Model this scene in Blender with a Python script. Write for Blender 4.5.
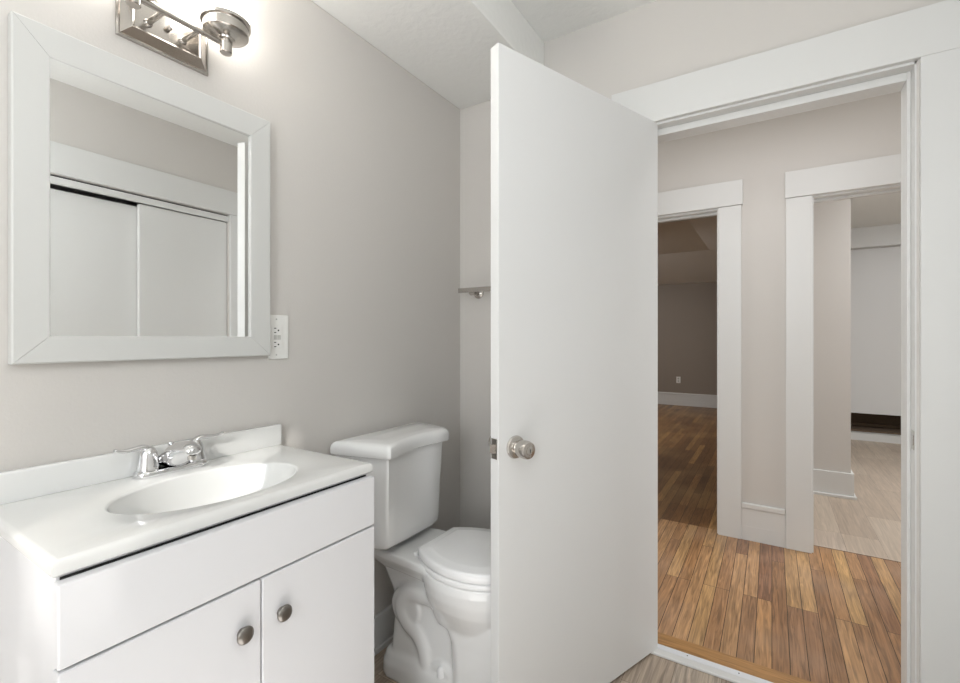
import bpy, bmesh, math, random
from mathutils import Vector, Matrix
PI = math.pi
for o in list(bpy.data.objects):
    bpy.data.objects.remove(o)
SC = bpy.context.scene
COL = SC.collection

# ------------------------------------------------------------------ camera
H = 1.21                                     # lens height
cam_d = bpy.data.cameras.new('camera')
cam = bpy.data.objects.new('camera', cam_d); COL.objects.link(cam)
cam_d.sensor_fit = 'HORIZONTAL'; cam_d.sensor_width = 36.0
cam_d.lens = 36.0 * 460.0 / 960.0
cam_d.shift_y = -(341.5 - 338.0) / 960.0
cam_d.clip_start = 0.02
cam.location = (0, 0, H)
cam.rotation_euler = (PI / 2, 0, math.radians(32.40))
SC.camera = cam

# ------------------------------------------------------------------ world, sun, area lights, exposure
W = bpy.data.worlds.new('world'); SC.world = W
W.use_nodes = True
W.node_tree.nodes['Background'].inputs[0].default_value = (0.75, 0.86, 1.0, 1)
W.node_tree.nodes['Background'].inputs[1].default_value = 1.0

sun_d = bpy.data.lights.new('sun', 'SUN'); sun_d.energy = 0.75; sun_d.angle = math.radians(0.6)
sun_d.color = (1.0, 0.97, 0.92)
sun = bpy.data.objects.new('sun', sun_d); COL.objects.link(sun)
sun.rotation_euler = Vector((0.56, -0.83, 0.45)).to_track_quat('Z', 'Y').to_euler()

def area(name, loc, target, sx, sy, watts, col=(1, 1, 1)):
    d = bpy.data.lights.new(name, 'AREA'); d.shape = 'RECTANGLE'; d.size = sx; d.size_y = sy
    d.energy = watts; d.color = col
    o = bpy.data.objects.new(name, d); COL.objects.link(o); o.location = loc
    o.rotation_euler = (Vector(loc) - Vector(target)).to_track_quat('Z', 'Y').to_euler()
    return o
area('bath_rear_fill', (-0.4, -2.5, 1.55), (-0.4, 1.0, 1.6), 1.6, 1.7, 2.5, (0.92, 0.965, 1.0))  # added fill in front of the solid rear wall
area('bath_side_fill', (0.47, -1.75, 1.6), (-1.3, 0.9, 1.25), 1.1, 1.7, 18.5, (0.93, 0.97, 1.0))  # added fill beside the window, lifts the mirror wall and toilet corner
area('floor_bounce_fill', (-0.3, 0.0, 0.03), (-0.3, 0.0, 2.0), 1.0, 1.2, 3.0, (1.0, 0.985, 0.97))  # added upward fill, stands in for light bounced off the floor
area('hall_fill_east', (3.3, 2.6, 1.3), (0, 2.6, 1.2), 1.0, 2.0, 8.6, (0.95, 0.98, 0.99))  # added fill at the closed east end, evens out the hall
area('hall_fill_west', (-2.3, 2.6, 1.3), (0, 2.6, 1.2), 1.0, 2.0, 5.0, (0.95, 0.98, 0.99))  # added fill at the closed west end, balances the east one
area('hall_top_fill', (0.05, 2.45, 2.50), (0.05, 2.45, 0), 1.2, 0.3, 2.3, (0.98, 0.98, 1.0))  # added overhead fill for the hall, no fixture
area('right_room_fill', (1.7, 4.15, 2.47), (1.4, 4.5, 0), 1.2, 0.8, 21.0, (0.96, 0.98, 1.0))  # added fill that brightens the right room, no fixture
area('left_room_fill', (-2.4, 6.4, 2.40), (-2.0, 6.8, 0), 1.2, 1.2, 15.0, (1.0, 0.985, 0.96))  # added fill that brightens the left room, no fixture
# added point fill above the lens, without any fixture
pd = bpy.data.lights.new('bath_point_fill', 'POINT'); pd.energy = 3.5; pd.shadow_soft_size = 0.20; pd.color = (0.92, 0.965, 1.0)
po = bpy.data.objects.new('bath_point_fill', pd); COL.objects.link(po); po.location = (-0.02, 0.30, 1.95)

SC.view_settings.view_transform = 'Standard'
SC.view_settings.look = 'None'
SC.view_settings.exposure = 1.56
SC.view_settings.gamma = 1.0
SC.view_settings.use_curve_mapping = False

# ------------------------------------------------------------------ materials
def lin(c):
    c = c / 255.0
    return c / 12.92 if c <= 0.04045 else ((c + 0.055) / 1.055) ** 2.4
def rgb(r, g, b): return (lin(r), lin(g), lin(b), 1.0)

def mat(name, color, rough=0.5, metal=0.0, noise=0.0, nscale=20.0, bump=0.0, bscale=60.0, coat=0.0, spec=0.5, bdetail=3.0):
    m = bpy.data.materials.new(name); m.use_nodes = True
    nt = m.node_tree; b = nt.nodes['Principled BSDF']
    b.inputs['Base Color'].default_value = color
    b.inputs['Roughness'].default_value = rough
    b.inputs['Metallic'].default_value = metal
    b.inputs['Specular IOR Level'].default_value = spec
    if coat:
        b.inputs['Coat Weight'].default_value = coat; b.inputs['Coat Roughness'].default_value = 0.05
    tc = nt.nodes.new('ShaderNodeTexCoord')
    if noise:
        n = nt.nodes.new('ShaderNodeTexNoise'); n.inputs['Scale'].default_value = nscale
        n.inputs['Detail'].default_value = 4
        nt.links.new(tc.outputs['Object'], n.inputs['Vector'])
        mx = nt.nodes.new('ShaderNodeMix'); mx.data_type = 'RGBA'
        k0, k1 = 1 - noise, 1 + noise
        mx.inputs[6].default_value = (color[0] * k0, color[1] * k0, color[2] * k0, 1)
        mx.inputs[7].default_value = (min(1, color[0] * k1), min(1, color[1] * k1), min(1, color[2] * k1), 1)
        nt.links.new(n.outputs['Fac'], mx.inputs[0]); nt.links.new(mx.outputs[2], b.inputs['Base Color'])
    if bump:
        n2 = nt.nodes.new('ShaderNodeTexNoise'); n2.inputs['Scale'].default_value = bscale
        n2.inputs['Detail'].default_value = bdetail
        nt.links.new(tc.outputs['Object'], n2.inputs['Vector'])
        bp = nt.nodes.new('ShaderNodeBump'); bp.inputs['Strength'].default_value = bump
        bp.inputs['Distance'].default_value = 0.004
        nt.links.new(n2.outputs['Fac'], bp.inputs['Height']); nt.links.new(bp.outputs['Normal'], b.inputs['Normal'])
    return m

def plank_mat(name, tones, width, length, rough, gap=0.0012, gapcol=(30, 20, 12), grain=0.35, gscale=1.0, along='Y', wear=0.0, wearcol=(200, 180, 160)):
    """boards laid along Y (or X); every board takes one tone of the ramp, grain runs along the board"""
    m = bpy.data.materials.new(name); m.use_nodes = True
    nt = m.node_tree; N = nt.nodes.new; L = nt.links.new
    b = nt.nodes['Principled BSDF']; b.inputs['Roughness'].default_value = rough
    tc = N('ShaderNodeTexCoord'); mp = N('ShaderNodeMapping')
    if along == 'Y':
        mp.inputs['Rotation'].default_value = (0, 0, PI / 2)
    L(tc.outputs['Object'], mp.inputs['Vector'])
    br = N('ShaderNodeTexBrick')
    br.offset = 0.37; br.offset_frequency = 3; br.squash = 1.0
    br.inputs['Scale'].default_value = 1.0
    br.inputs['Brick Width'].default_value = length
    br.inputs['Row Height'].default_value = width
    br.inputs['Mortar Size'].default_value = gap
    br.inputs['Mortar Smooth'].default_value = 0.3
    br.inputs['Bias'].default_value = 0.0
    br.inputs['Color1'].default_value = (0, 0, 0, 1); br.inputs['Color2'].default_value = (1, 1, 1, 1)
    br.inputs['Mortar'].default_value = (0.5, 0.5, 0.5, 1)
    L(mp.outputs['Vector'], br.inputs['Vector'])
    ramp = N('ShaderNodeValToRGB'); e = ramp.color_ramp.elements
    for i, t in enumerate(tones):
        p = i / (len(tones) - 1)
        if i == 0: el = e[0]; el.position = 0
        elif i == len(tones) - 1: el = e[1] if len(e) == 2 and i == 1 else e[-1]; el.position = 1
        else: el = e.new(p)
        el.color = rgb(*t)
    L(br.outputs['Color'], ramp.inputs['Fac'])
    # grain: noise stretched along the board, shifted from board to board
    sep = N('ShaderNodeSeparateXYZ'); L(mp.outputs['Vector'], sep.inputs[0])
    sh = N('ShaderNodeMath'); sh.operation = 'MULTIPLY_ADD'; sh.inputs[1].default_value = 37.0
    L(br.outputs['Color'], sh.inputs[0]); L(sep.outputs['Z'], sh.inputs[2])
    cb = N('ShaderNodeCombineXYZ')
    sx = N('ShaderNodeMath'); sx.operation = 'MULTIPLY'; sx.inputs[1].default_value = 5.0 * gscale
    sy = N('ShaderNodeMath'); sy.operation = 'MULTIPLY'; sy.inputs[1].default_value = 90.0 * gscale
    L(sep.outputs['X'], sx.inputs[0]); L(sep.outputs['Y'], sy.inputs[0])
    L(sx.outputs[0], cb.inputs[0]); L(sy.outputs[0], cb.inputs[1]); L(sh.outputs[0], cb.inputs[2])
    ns = N('ShaderNodeTexNoise'); ns.inputs['Scale'].default_value = 1.0; ns.inputs['Detail'].default_value = 5
    ns.inputs['Distortion'].default_value = 1.6
    L(cb.outputs[0], ns.inputs['Vector'])
    gr = N('ShaderNodeMapRange'); gr.inputs['From Min'].default_value = 0.3; gr.inputs['From Max'].default_value = 0.7
    gr.inputs['To Min'].default_value = 1 - grain; gr.inputs['To Max'].default_value = 1 + grain * 0.6
    L(ns.outputs['Fac'], gr.inputs['Value'])
    mul = N('ShaderNodeMix'); mul.data_type = 'RGBA'; mul.blend_type = 'MULTIPLY'; mul.inputs[0].default_value = 1.0
    L(ramp.outputs['Color'], mul.inputs[6]); L(gr.outputs[0], mul.inputs[7])
    last = mul.outputs[2]
    if wear:
        wn = N('ShaderNodeTexNoise'); wn.inputs['Scale'].default_value = 2.2; wn.inputs['Detail'].default_value = 4
        L(mp.outputs['Vector'], wn.inputs['Vector'])
        wr = N('ShaderNodeMapRange'); wr.inputs['From Min'].default_value = 0.45; wr.inputs['From Max'].default_value = 0.75
        wr.inputs['To Max'].default_value = wear
        L(wn.outputs['Fac'], wr.inputs['Value'])
        wm = N('ShaderNodeMix'); wm.data_type = 'RGBA'; wm.inputs[7].default_value = rgb(*wearcol)
        L(wr.outputs[0], wm.inputs[0]); L(last, wm.inputs[6]); last = wm.outputs[2]
    gp = N('ShaderNodeMix'); gp.data_type = 'RGBA'; gp.inputs[7].default_value = rgb(*gapcol)
    L(br.outputs['Fac'], gp.inputs[0]); L(last, gp.inputs[6]); L(gp.outputs[2], b.inputs['Base Color'])
    bp = N('ShaderNodeBump'); bp.inputs['Strength'].default_value = 0.25; bp.inputs['Distance'].default_value = 0.002
    inv = N('ShaderNodeMath'); inv.operation = 'MULTIPLY_ADD'; inv.inputs[1].default_value = -2.0
    L(br.outputs['Fac'], inv.inputs[0]); L(ns.outputs['Fac'], inv.inputs[2])
    L(inv.outputs[0], bp.inputs['Height']); L(bp.outputs['Normal'], b.inputs['Normal'])
    return m

M = {}
M['wall'] = mat('greige_wall_paint', rgb(209, 205, 200), 0.55, noise=0.012, nscale=3, bump=0.10, bscale=140)
M['ceil'] = mat('textured_ceiling_paint', rgb(240, 240, 237), 0.8, bump=0.55, bscale=38, bdetail=5)
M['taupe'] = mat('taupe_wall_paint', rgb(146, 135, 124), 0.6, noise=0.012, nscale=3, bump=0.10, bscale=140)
M['frame'] = mat('white_frame_paint', rgb(209, 209, 206), 0.4, bump=0.02, bscale=60)
M['trim'] = mat('white_trim_paint', rgb(219, 219, 217), 0.35, bump=0.03, bscale=50)
M['door'] = mat('white_door_paint', rgb(223, 223, 222), 0.38, bump=0.04, bscale=30)
M['cabinet'] = mat('white_cabinet_laminate', rgb(225, 225, 227), 0.3, bump=0.015, bscale=80)
M['closet'] = mat('white_sliding_panel', rgb(222, 222, 220), 0.45, bump=0.02, bscale=40)
M['marble'] = mat('cultured_marble', rgb(228, 228, 226), 0.14, noise=0.01, nscale=6, coat=0.3)
M['porcelain'] = mat('porcelain', rgb(240, 240, 239), 0.10, coat=0.5, noise=0.004, nscale=5)
M['seat'] = mat('seat_plastic', rgb(243, 243, 243), 0.2, noise=0.004, nscale=5)
M['plastic'] = mat('white_plastic', rgb(238, 237, 233), 0.3, noise=0.004, nscale=30)
M['chrome'] = mat('polished_chrome', (0.74, 0.74, 0.75, 1), 0.05, 1.0, noise=0.01, nscale=30)
M['nickel'] = mat('brushed_nickel', rgb(192, 187, 181), 0.22, 1.0, noise=0.03, nscale=60, bump=0.02, bscale=200)
M['nickel_bright'] = mat('satin_nickel_bright', rgb(205, 201, 196), 0.18, 1.0, noise=0.02, nscale=40)
M['knob'] = mat('pewter_knob', rgb(140, 136, 131), 0.3, 1.0, noise=0.06, nscale=90)
M['dark'] = mat('dark_slot', rgb(28, 26, 25), 0.6, noise=0.05)
M['gap'] = mat('shadow_gap_black', rgb(20, 19, 18), 0.8, noise=0.05)
M['grey_plastic'] = mat('grey_button_plastic', rgb(196, 195, 190), 0.4, noise=0.01)
M['mirror'] = mat('mirror_silver', (0.93, 0.94, 0.935, 1), 0.0, 1.0)
M['sill'] = mat('painted_threshold', rgb(226, 228, 232), 0.4, noise=0.03, nscale=25)
M['dirt'] = mat('worn_dark_wood', rgb(70, 48, 32), 0.7, noise=0.4, nscale=40)
M['brown_step'] = mat('brown_carpeted_step', rgb(118, 100, 82), 0.95, noise=0.25, nscale=60, bump=0.6, bscale=300)
M['leaf'] = mat('leaf_green', rgb(70, 104, 48), 0.6, noise=0.2)
M['bark'] = mat('bark', rgb(92, 76, 60), 0.8, noise=0.3)
M['oak'] = plank_mat('worn_oak_strip_floor',
    [(128, 90, 62), (180, 136, 92), (154, 114, 82), (200, 160, 108), (166, 124, 90), (190, 148, 104), (142, 102, 76), (208, 168, 112)],
    0.0572, 1.25, 0.36, gap=0.0014, grain=0.5, gscale=0.8, wear=0.4, wearcol=(186, 158, 134))
M['oak_border'] = plank_mat('oak_border_board', [(172, 128, 80), (190, 148, 98)], 0.5, 3.0, 0.36, gap=0.0, grain=0.3, along='X')
M['oak_dark'] = plank_mat('aged_shaded_oak_floor',  # aged oak, tones also darkened for the shade in the left room
    [(104, 74, 46), (156, 114, 72), (122, 88, 56), (176, 134, 84), (112, 80, 50), (140, 100, 62)],
    0.0572, 0.9, 0.34, gap=0.0014, grain=0.45, wear=0.5, wearcol=(186, 150, 102))
M['vinyl'] = plank_mat('grey_brown_vinyl_plank', [(150, 132, 116), (186, 170, 154), (164, 146, 128), (198, 184, 168)],
    0.15, 1.2, 0.4, gap=0.0008, gapcol=(90, 76, 64), grain=0.42, gscale=0.8)
M['vinyl_light'] = plank_mat('pale_oak_vinyl_plank', [(176, 158, 140), (194, 178, 160), (184, 166, 148), (198, 182, 166)],
    0.18, 1.2, 0.35, gap=0.0008, gapcol=(120, 104, 90), grain=0.2, gscale=0.5)
def glass_mat():
    m = bpy.data.materials.new('window_glass'); m.use_nodes = True; nt = m.node_tree
    out = nt.nodes['Material Output']; nt.nodes.remove(nt.nodes['Principled BSDF'])
    t = nt.nodes.new('ShaderNodeBsdfTransparent'); g = nt.nodes.new('ShaderNodeBsdfGlossy'); g.inputs['Roughness'].default_value = 0.02
    x = nt.nodes.new('ShaderNodeMixShader'); x.inputs[0].default_value = 0.06
    nt.links.new(t.outputs[0], x.inputs[1]); nt.links.new(g.outputs[0], x.inputs[2])
    nt.links.new(x.outputs[0], out.inputs[0]); return m
M['glass'] = glass_mat()
def lamp_mat():
    m = mat('lit_opal_glass', rgb(250, 248, 244), 0.25, noise=0.004)
    b = m.node_tree.nodes['Principled BSDF']
    b.inputs['Emission Color'].default_value = (1.0, 0.98, 0.945, 1); b.inputs['Emission Strength'].default_value = 3.1
    return m
M['opal'] = lamp_mat()

# ------------------------------------------------------------------ mesh helpers
class MB:
    def __init__(s): s.bm = bmesh.new()
    def box(s, x0, x1, y0, y1, z0, z1, bev=0.0, seg=2, mtx=None):
        x0, x1 = min(x0, x1), max(x0, x1); y0, y1 = min(y0, y1), max(y0, y1); z0, z1 = min(z0, z1), max(z0, z1)
        r = bmesh.ops.create_cube(s.bm, size=1.0)
        vs = r['verts']
        for v in vs:
            v.co = Vector(((x0 + x1) / 2 + v.co.x * (x1 - x0), (y0 + y1) / 2 + v.co.y * (y1 - y0), (z0 + z1) / 2 + v.co.z * (z1 - z0)))
        if bev > 0:
            es = list({e for v in vs for e in v.link_edges})
            g = bmesh.ops.bevel(s.bm, geom=es, offset=bev, segments=seg, profile=0.5, affect='EDGES')
            vs = list({v for f in g['faces'] for v in f.verts} | {v for v in vs if v.is_valid})
        if mtx is not None:
            for v in vs: v.co = mtx @ v.co
        return s
    def loft(s, rings, cap0=True, cap1=True, closed=True):
        R = [[s.bm.verts.new(p) for p in ring] for ring in rings]
        n = len(R[0])
        for a, b in zip(R, R[1:]):
            for i in range(n if closed else n - 1):
                j = (i + 1) % n
                s.bm.faces.new((a[i], a[j], b[j], b[i]))
        if cap0: s.bm.faces.new(list(reversed(R[0])))
        if cap1: s.bm.faces.new(R[-1])
        return s
    def prism(s, poly, z0, z1, r=0.0, seg=3):
        """vertical prism of an (x, y) outline, its top and bottom edges rounded by r"""
        if r <= 0: return s.loft([[(x, y, z0) for x, y in poly], [(x, y, z1) for x, y in poly]])
        rings = []
        for k in range(seg + 1):
            a = PI / 2 * k / seg
            rings.append([(x, y, z0 + r - r * math.sin(PI / 2 - a) ) for x, y in inset(poly, r - r * math.sin(a))])
        for k in range(seg + 1):
            a = PI / 2 * k / seg
            rings.append([(x, y, z1 - r + r * math.sin(a)) for x, y in inset(poly, r - r * math.cos(a))])
        return s.loft(rings)
    def lathe(s, prof, center=(0, 0, 0), axis='Z', n=32, mtx=None, cap0=True, cap1=True):
        c = Vector(center); rings = []
        for (r, h) in prof:
            ring = []
            for i in range(n):
                a = 2 * PI * i / n
                p = Vector((max(r, 1e-5) * math.cos(a), max(r, 1e-5) * math.sin(a), h))
                if axis == 'X': p = Vector((p.z, p.x, p.y))
                elif axis == 'Y': p = Vector((p.y, p.z, p.x))
                p = p + c
                if mtx is not None: p = mtx @ p
                ring.append(p)
            rings.append(ring)
        return s.loft(rings, cap0, cap1)
    def tube(s, pts, rad, n=14, flat=None, up=(0, 0, 1)):
        pts = [Vector(p) for p in pts]
        if not isinstance(rad, (list, tuple)): rad = [rad] * len(pts)
        rings = []
        for i, p in enumerate(pts):
            t = (pts[min(i + 1, len(pts) - 1)] - pts[max(i - 1, 0)]).normalized()
            u = Vector(up)
            if abs(t.dot(u)) > 0.95: u = Vector((1, 0, 0))
            a = t.cross(u).normalized(); b = a.cross(t).normalized()
            ra = rad[i] if not isinstance(rad[i], tuple) else rad[i][0]
            rb = rad[i] if not isinstance(rad[i], tuple) else rad[i][1]
            rings.append([p + a * ra * math.cos(2 * PI * k / n) + b * rb * math.sin(2 * PI * k / n) for k in range(n)])
        return s.loft(rings)
    def build(s, name, m, parent=None, smooth=False, loc=None, rot=None, angle=35):
        bmesh.ops.recalc_face_normals(s.bm, faces=s.bm.faces)
        me = bpy.data.meshes.new(name); s.bm.to_mesh(me); s.bm.free()
        o = bpy.data.objects.new(name, me); COL.objects.link(o)
        me.materials.append(M[m] if isinstance(m, str) else m)
        if smooth:
            me.polygons.foreach_set('use_smooth', [True] * len(me.polygons))
            me.set_sharp_from_angle(angle=math.radians(angle))
        if loc is not None: o.location = loc
        if rot is not None: o.rotation_euler = rot
        if parent is not None: o.parent = parent
        return o

def inset(poly, d):
    if abs(d) < 1e-9: return list(poly)
    n = len(poly); out = []
    area2 = sum(poly[i][0] * poly[(i + 1) % n][1] - poly[(i + 1) % n][0] * poly[i][1] for i in range(n))
    sg = 1 if area2 > 0 else -1
    for i in range(n):
        p0, p1, p2 = Vector(poly[i - 1]), Vector(poly[i]), Vector(poly[(i + 1) % n])
        t = ((p1 - p0).normalized() + (p2 - p1).normalized()).normalized()
        nrm = Vector((-t.y, t.x)) * sg
        q = p1 + nrm * d
        out.append((q.x, q.y))
    return out

def shrink(poly, d):
    xs = [p[0] for p in poly]; ys = [p[1] for p in poly]
    cx, cy = (min(xs) + max(xs)) / 2, (min(ys) + max(ys)) / 2
    kx, ky = 1 - d / ((max(xs) - min(xs)) / 2), 1 - d / ((max(ys) - min(ys)) / 2)
    return [(cx + (x - cx) * kx, cy + (y - cy) * ky) for x, y in poly]

def smooth_path(pts, k=6):
    P = [Vector(p) for p in pts]; out = []
    for i in range(len(P) - 1):
        p0, p1, p2, p3 = P[max(i - 1, 0)], P[i], P[i + 1], P[min(i + 2, len(P) - 1)]
        for j in range(k):
            t = j / k
            out.append(0.5 * ((2 * p1) + (p2 - p0) * t + (2 * p0 - 5 * p1 + 4 * p2 - p3) * t * t + (3 * p1 - p0 - 3 * p2 + p3) * t ** 3))
    out.append(P[-1]); return out

def empty(name, loc, rz=0.0):
    o = bpy.data.objects.new(name, None); COL.objects.link(o); o.location = loc; o.rotation_euler = (0, 0, rz)
    o.empty_display_size = 0.1; return o
def tag(o, label, cat, group=None):
    o['label'] = label; o['category'] = cat
    if group: o['group'] = group
    return o
def struct(o, label=None, cat=None):
    o['kind'] = 'structure'
    if label: o['label'] = label
    if cat: o['category'] = cat
    return o
def S(name, m, *boxes, label=None, cat=None, bev=0.0, parent=None):
    mb = MB()
    for b in boxes: mb.box(*b, bev=bev)
    o = mb.build(name, m, parent)
    if parent is None: struct(o, label, cat)
    return o
def to(parent, mb_obj):                       # parent an object already built in world coordinates
    mb_obj.parent = parent
    mb_obj.matrix_parent_inverse = Matrix.Translation(Vector(parent.location)).inverted() if parent.rotation_euler.z == 0 else (Matrix.Translation(Vector(parent.location)) @ Matrix.Rotation(parent.rotation_euler.z, 4, 'Z')).inverted()
    return mb_obj

# ------------------------------------------------------------------ room dimensions
XL, XR = -1.30, 0.488          # mirror wall, closet wall
YB, YB2 = 1.866, 1.985         # doorway wall, its two faces
YR = -2.60                     # wall behind the lens
ZC, ZS = 2.514, 2.336          # ceiling, lowered ceiling over vanity and toilet
XS = -0.848                    # edge of the lowered ceiling
OX0, OX1, OZ = -0.445, 0.366, 2.041   # bathroom doorway
YH, YH2 = 3.194, 3.314         # hall's far wall
LX0, LX1 = -1.05, -0.279       # doorway to the left room
RX0, RX1 = 0.190, 0.96         # doorway to the right room
OZ2 = 2.012
LXW, LYE = -4.6, 8.90

# ------------------------------------------------------------------ structure: bathroom shell
S('floor_bathroom', 'vinyl', (XL, XR + 0.1, YR, -0.6, -0.06, 0.0), (XL, 1.2, -0.6, 1.845, -0.06, 0.0), label='grey brown plank floor of the bathroom', cat='floor')
S('wall_left', 'wall', (XL - 0.12, XL, YR - 0.12, YB2, -0.06, 2.60))
# doorway wall as one mesh: left of, right of and above the opening
S('wall_doorway', 'wall', (-2.6, OX0, YB, YB2, -0.06, 2.60), (OX1, 3.6, YB, YB2, -0.06, 2.60), (OX0, OX1, YB, YB2, OZ, 2.60))
S('wall_rear', 'wall', (-1.42, XR + 0.1, YR - 0.12, YR, -0.06, 2.60))
CY0, CY1, CZ = -0.45, 1.757, 2.035    # closet opening
# closet wall; a small high window lets the sun in beyond the closet, behind the lens
WY0, WY1, WZ0, WZ1 = -2.25, -1.70, 1.83, 2.45
S('wall_right', 'wall', (XR, XR + 0.10, YR, WY0, -0.06, 2.60), (XR, XR + 0.10, WY1, CY0, -0.06, 2.60), (XR, XR + 0.10, WY0, WY1, -0.06, WZ0), (XR, XR + 0.10, WY0, WY1, WZ1, 2.60),
  (XR, XR + 0.10, CY1, YB, -0.06, 2.60), (XR, XR + 0.10, CY0, CY1, CZ, 2.60))
S('wall_closet', 'wall', (1.2, 1.32, -0.72, YB, -0.06, 2.60), (XR + 0.10, 1.2, -0.72, -0.60, -0.06, 2.60))
S('ceiling', 'ceil', (-2.6, XR + 0.1, YR - 0.12, -0.72, ZC, 2.62), (-2.6, 3.6, -0.72, YH2, ZC, 2.62), label='textured off-white ceiling above the door', cat='ceiling')
S('ceiling_lowered', 'ceil', (XL, XS, YR, YB, ZS, ZC), label='lowered textured ceiling over vanity and toilet', cat='ceiling', bev=0.004)

# the small window
win = MB(); wx0, wx1 = XR + 0.05, XR + 0.09
for b in ((WY0, WY0 + 0.03), (WY1 - 0.03, WY1)): win.box(wx0, wx1, b[0], b[1], WZ0, WZ1)
win.box(wx0, wx1, WY0 + 0.03, WY1 - 0.03, WZ0, WZ0 + 0.03); win.box(wx0, wx1, WY0 + 0.03, WY1 - 0.03, WZ1 - 0.03, WZ1)
w1 = struct(win.build('window_1', 'trim'))
pane = MB().box(wx0 + 0.018, wx0 + 0.022, WY0 + 0.03, WY1 - 0.03, WZ0 + 0.03, WZ1 - 0.03).build('pane', 'glass'); to(w1, pane)

# unseen tree outside the window, leaves set in the sun's path to dapple it
random.seed(5)
tr = struct(empty('exterior', (4.2, -7.0, -0.5)), 'unseen leafy tree outside the window behind the viewer, set to dapple the sun', 'tree')
tm = MB().tube(smooth_path([(4.2, -7.0, -0.5), (4.15, -6.9, 1.5), (4.0, -6.6, 3.2), (3.7, -6.3, 4.6)], 5), [0.14 - 0.005 * k for k in range(16)], n=12); to(tr, tm.build('trunk', 'bark', smooth=True))
lf = MB()
wc = Vector((0.54, -1.89, 2.09)); sd = Vector((0.56, -0.83, 0.45)).normalized()
bc = wc + sd * 6.5
lu = sd.cross(Vector((0, 0, 1))).normalized(); lv_ = lu.cross(sd).normalized()
spots = [(random.uniform(-0.4, 0.4), random.gauss(-0.20, 0.075), random.uniform(0.04, 0.07)) for k in range(78)]
spots += [(random.uniform(-0.4, 0.4), random.uniform(-0.1, 0.2), random.uniform(0.02, 0.04)) for k in range(16)]
spots += [(random.uniform(-1.4, 1.4), random.uniform(-1.5, -0.3), random.uniform(0.05, 0.1)) for k in range(140)]
for pu, pv, w in spots:
    c = wc + sd * random.uniform(6.0, 7.0) + lu * pu + lv_ * pv
    u = (lu * random.uniform(-1, 1) + lv_ * random.uniform(-1, 1)).normalized(); v = u.cross(sd).normalized()
    v = (v + sd * random.uniform(-0.6, 0.6)).normalized()
    q = [c - u * w * 1.3, c + v * w * 0.6 - u * w * 0.3, c + u * w * 1.3, c - v * w * 0.6 - u * w * 0.3]
    lf.bm.faces.new([lf.bm.verts.new(p) for p in q])
to(tr, lf.build('foliage', 'leaf'))

# baseboards
def base(name, boxes, shoe=None):
    mb = MB()
    for b in boxes: mb.box(*b, bev=0.003)
    o = mb.build(name, 'trim'); struct(o); return o
base('baseboard_left', [(XL, XL + 0.015, 0.88, YB, 0, 0.135), (XL + 0.0151, XL + 0.026, 0.88, YB, 0, 0.02)])
base('baseboard_back', [(XL + 0.026, -0.56, YB - 0.015, YB, 0, 0.135), (XL + 0.026, -0.56, YB - 0.026, YB - 0.0151, 0, 0.02)])

# ------------------------------------------------------------------ bathroom doorway: jambs, stops, casing, threshold
jm = MB()
JT = 0.0
# jamb liners (rebate in front, stop behind)
jm.box(OX0, OX0 + 0.012, YB - 0.001, YB2 + 0.001, 0, OZ)
jm.box(OX1 - 0.004, OX1, YB - 0.001, YB2 + 0.001, 0, OZ)
jm.box(OX0, OX1, YB - 0.001, YB2 + 0.001, OZ - 0.008, OZ)
o = jm.build('trim_1', 'trim'); struct(o, 'white painted door jamb of the bathroom doorway', 'door jamb')
strike = MB().box(OX1 - 0.0055, OX1 - 0.004, YB + 0.004, YB + 0.032, 0.872, 0.93, bev=0.0005).box(OX1 - 0.0062, OX1 - 0.0054, YB + 0.010, YB + 0.026, 0.885, 0.915)
sp = strike.build('strike_plate', 'nickel_bright'); to(o, sp); sp['label'] = 'metal strike plate'
st = MB().box(OX1 - 0.014, OX1 - 0.004, YB + 0.042, YB2, 0, OZ - 0.008, bev=0.002)
st.box(OX0 + 0.012, OX0 + 0.024, YB + 0.042, YB2, 0, OZ - 0.008, bev=0.002)
st.box(OX0 + 0.024, OX1 - 0.014, YB + 0.042, YB2, OZ - 0.034, OZ - 0.008, bev=0.002)
to(o, st.build('door_stop', 'trim'))
ca = MB()
ca.box(-0.545, OX0 + 0.004, YB - 0.018, YB, 0, OZ, bev=0.002)
ca.box(OX1 + 0.006, XR - 0.001, YB - 0.0192, YB, 0, OZ, bev=0.001)
ca.box(-0.545, XR - 0.001, YB - 0.020, YB, OZ + 0.0003, 2.188, bev=0.002)
o = ca.build('trim_2', 'trim'); struct(o, 'wide flat white casing around the bathroom doorway', 'door casing')
cb_ = MB().box(OX0 + 0.004, OX0 + 0.012, YB - 0.010, YB - 0.001, 0, OZ + 0.003, bev=0.002)
th = MB().box(OX0 + 0.012, OX1 - 0.004, 1.838, 1.872, 0, 0.010, bev=0.003).build('trim_3', 'trim')
struct(th, 'white painted threshold strip under the bathroom door', 'threshold')
th2 = MB().box(OX0 + 0.012, OX1 - 0.004, 1.8722, 1.903, 0, 0.009, bev=0.002).build('trim_4', 'sill'); struct(th2, 'pale nailed saddle strip behind the white threshold', 'threshold')
nl = MB()
for x in (-0.27, -0.10, 0.07, 0.24): nl.lathe([(0.0025, 0.0088), (0.0022, 0.0097)], (x, 1.888, 0), n=10)
to(th2, nl.build('nail_heads', 'dark'))

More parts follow.
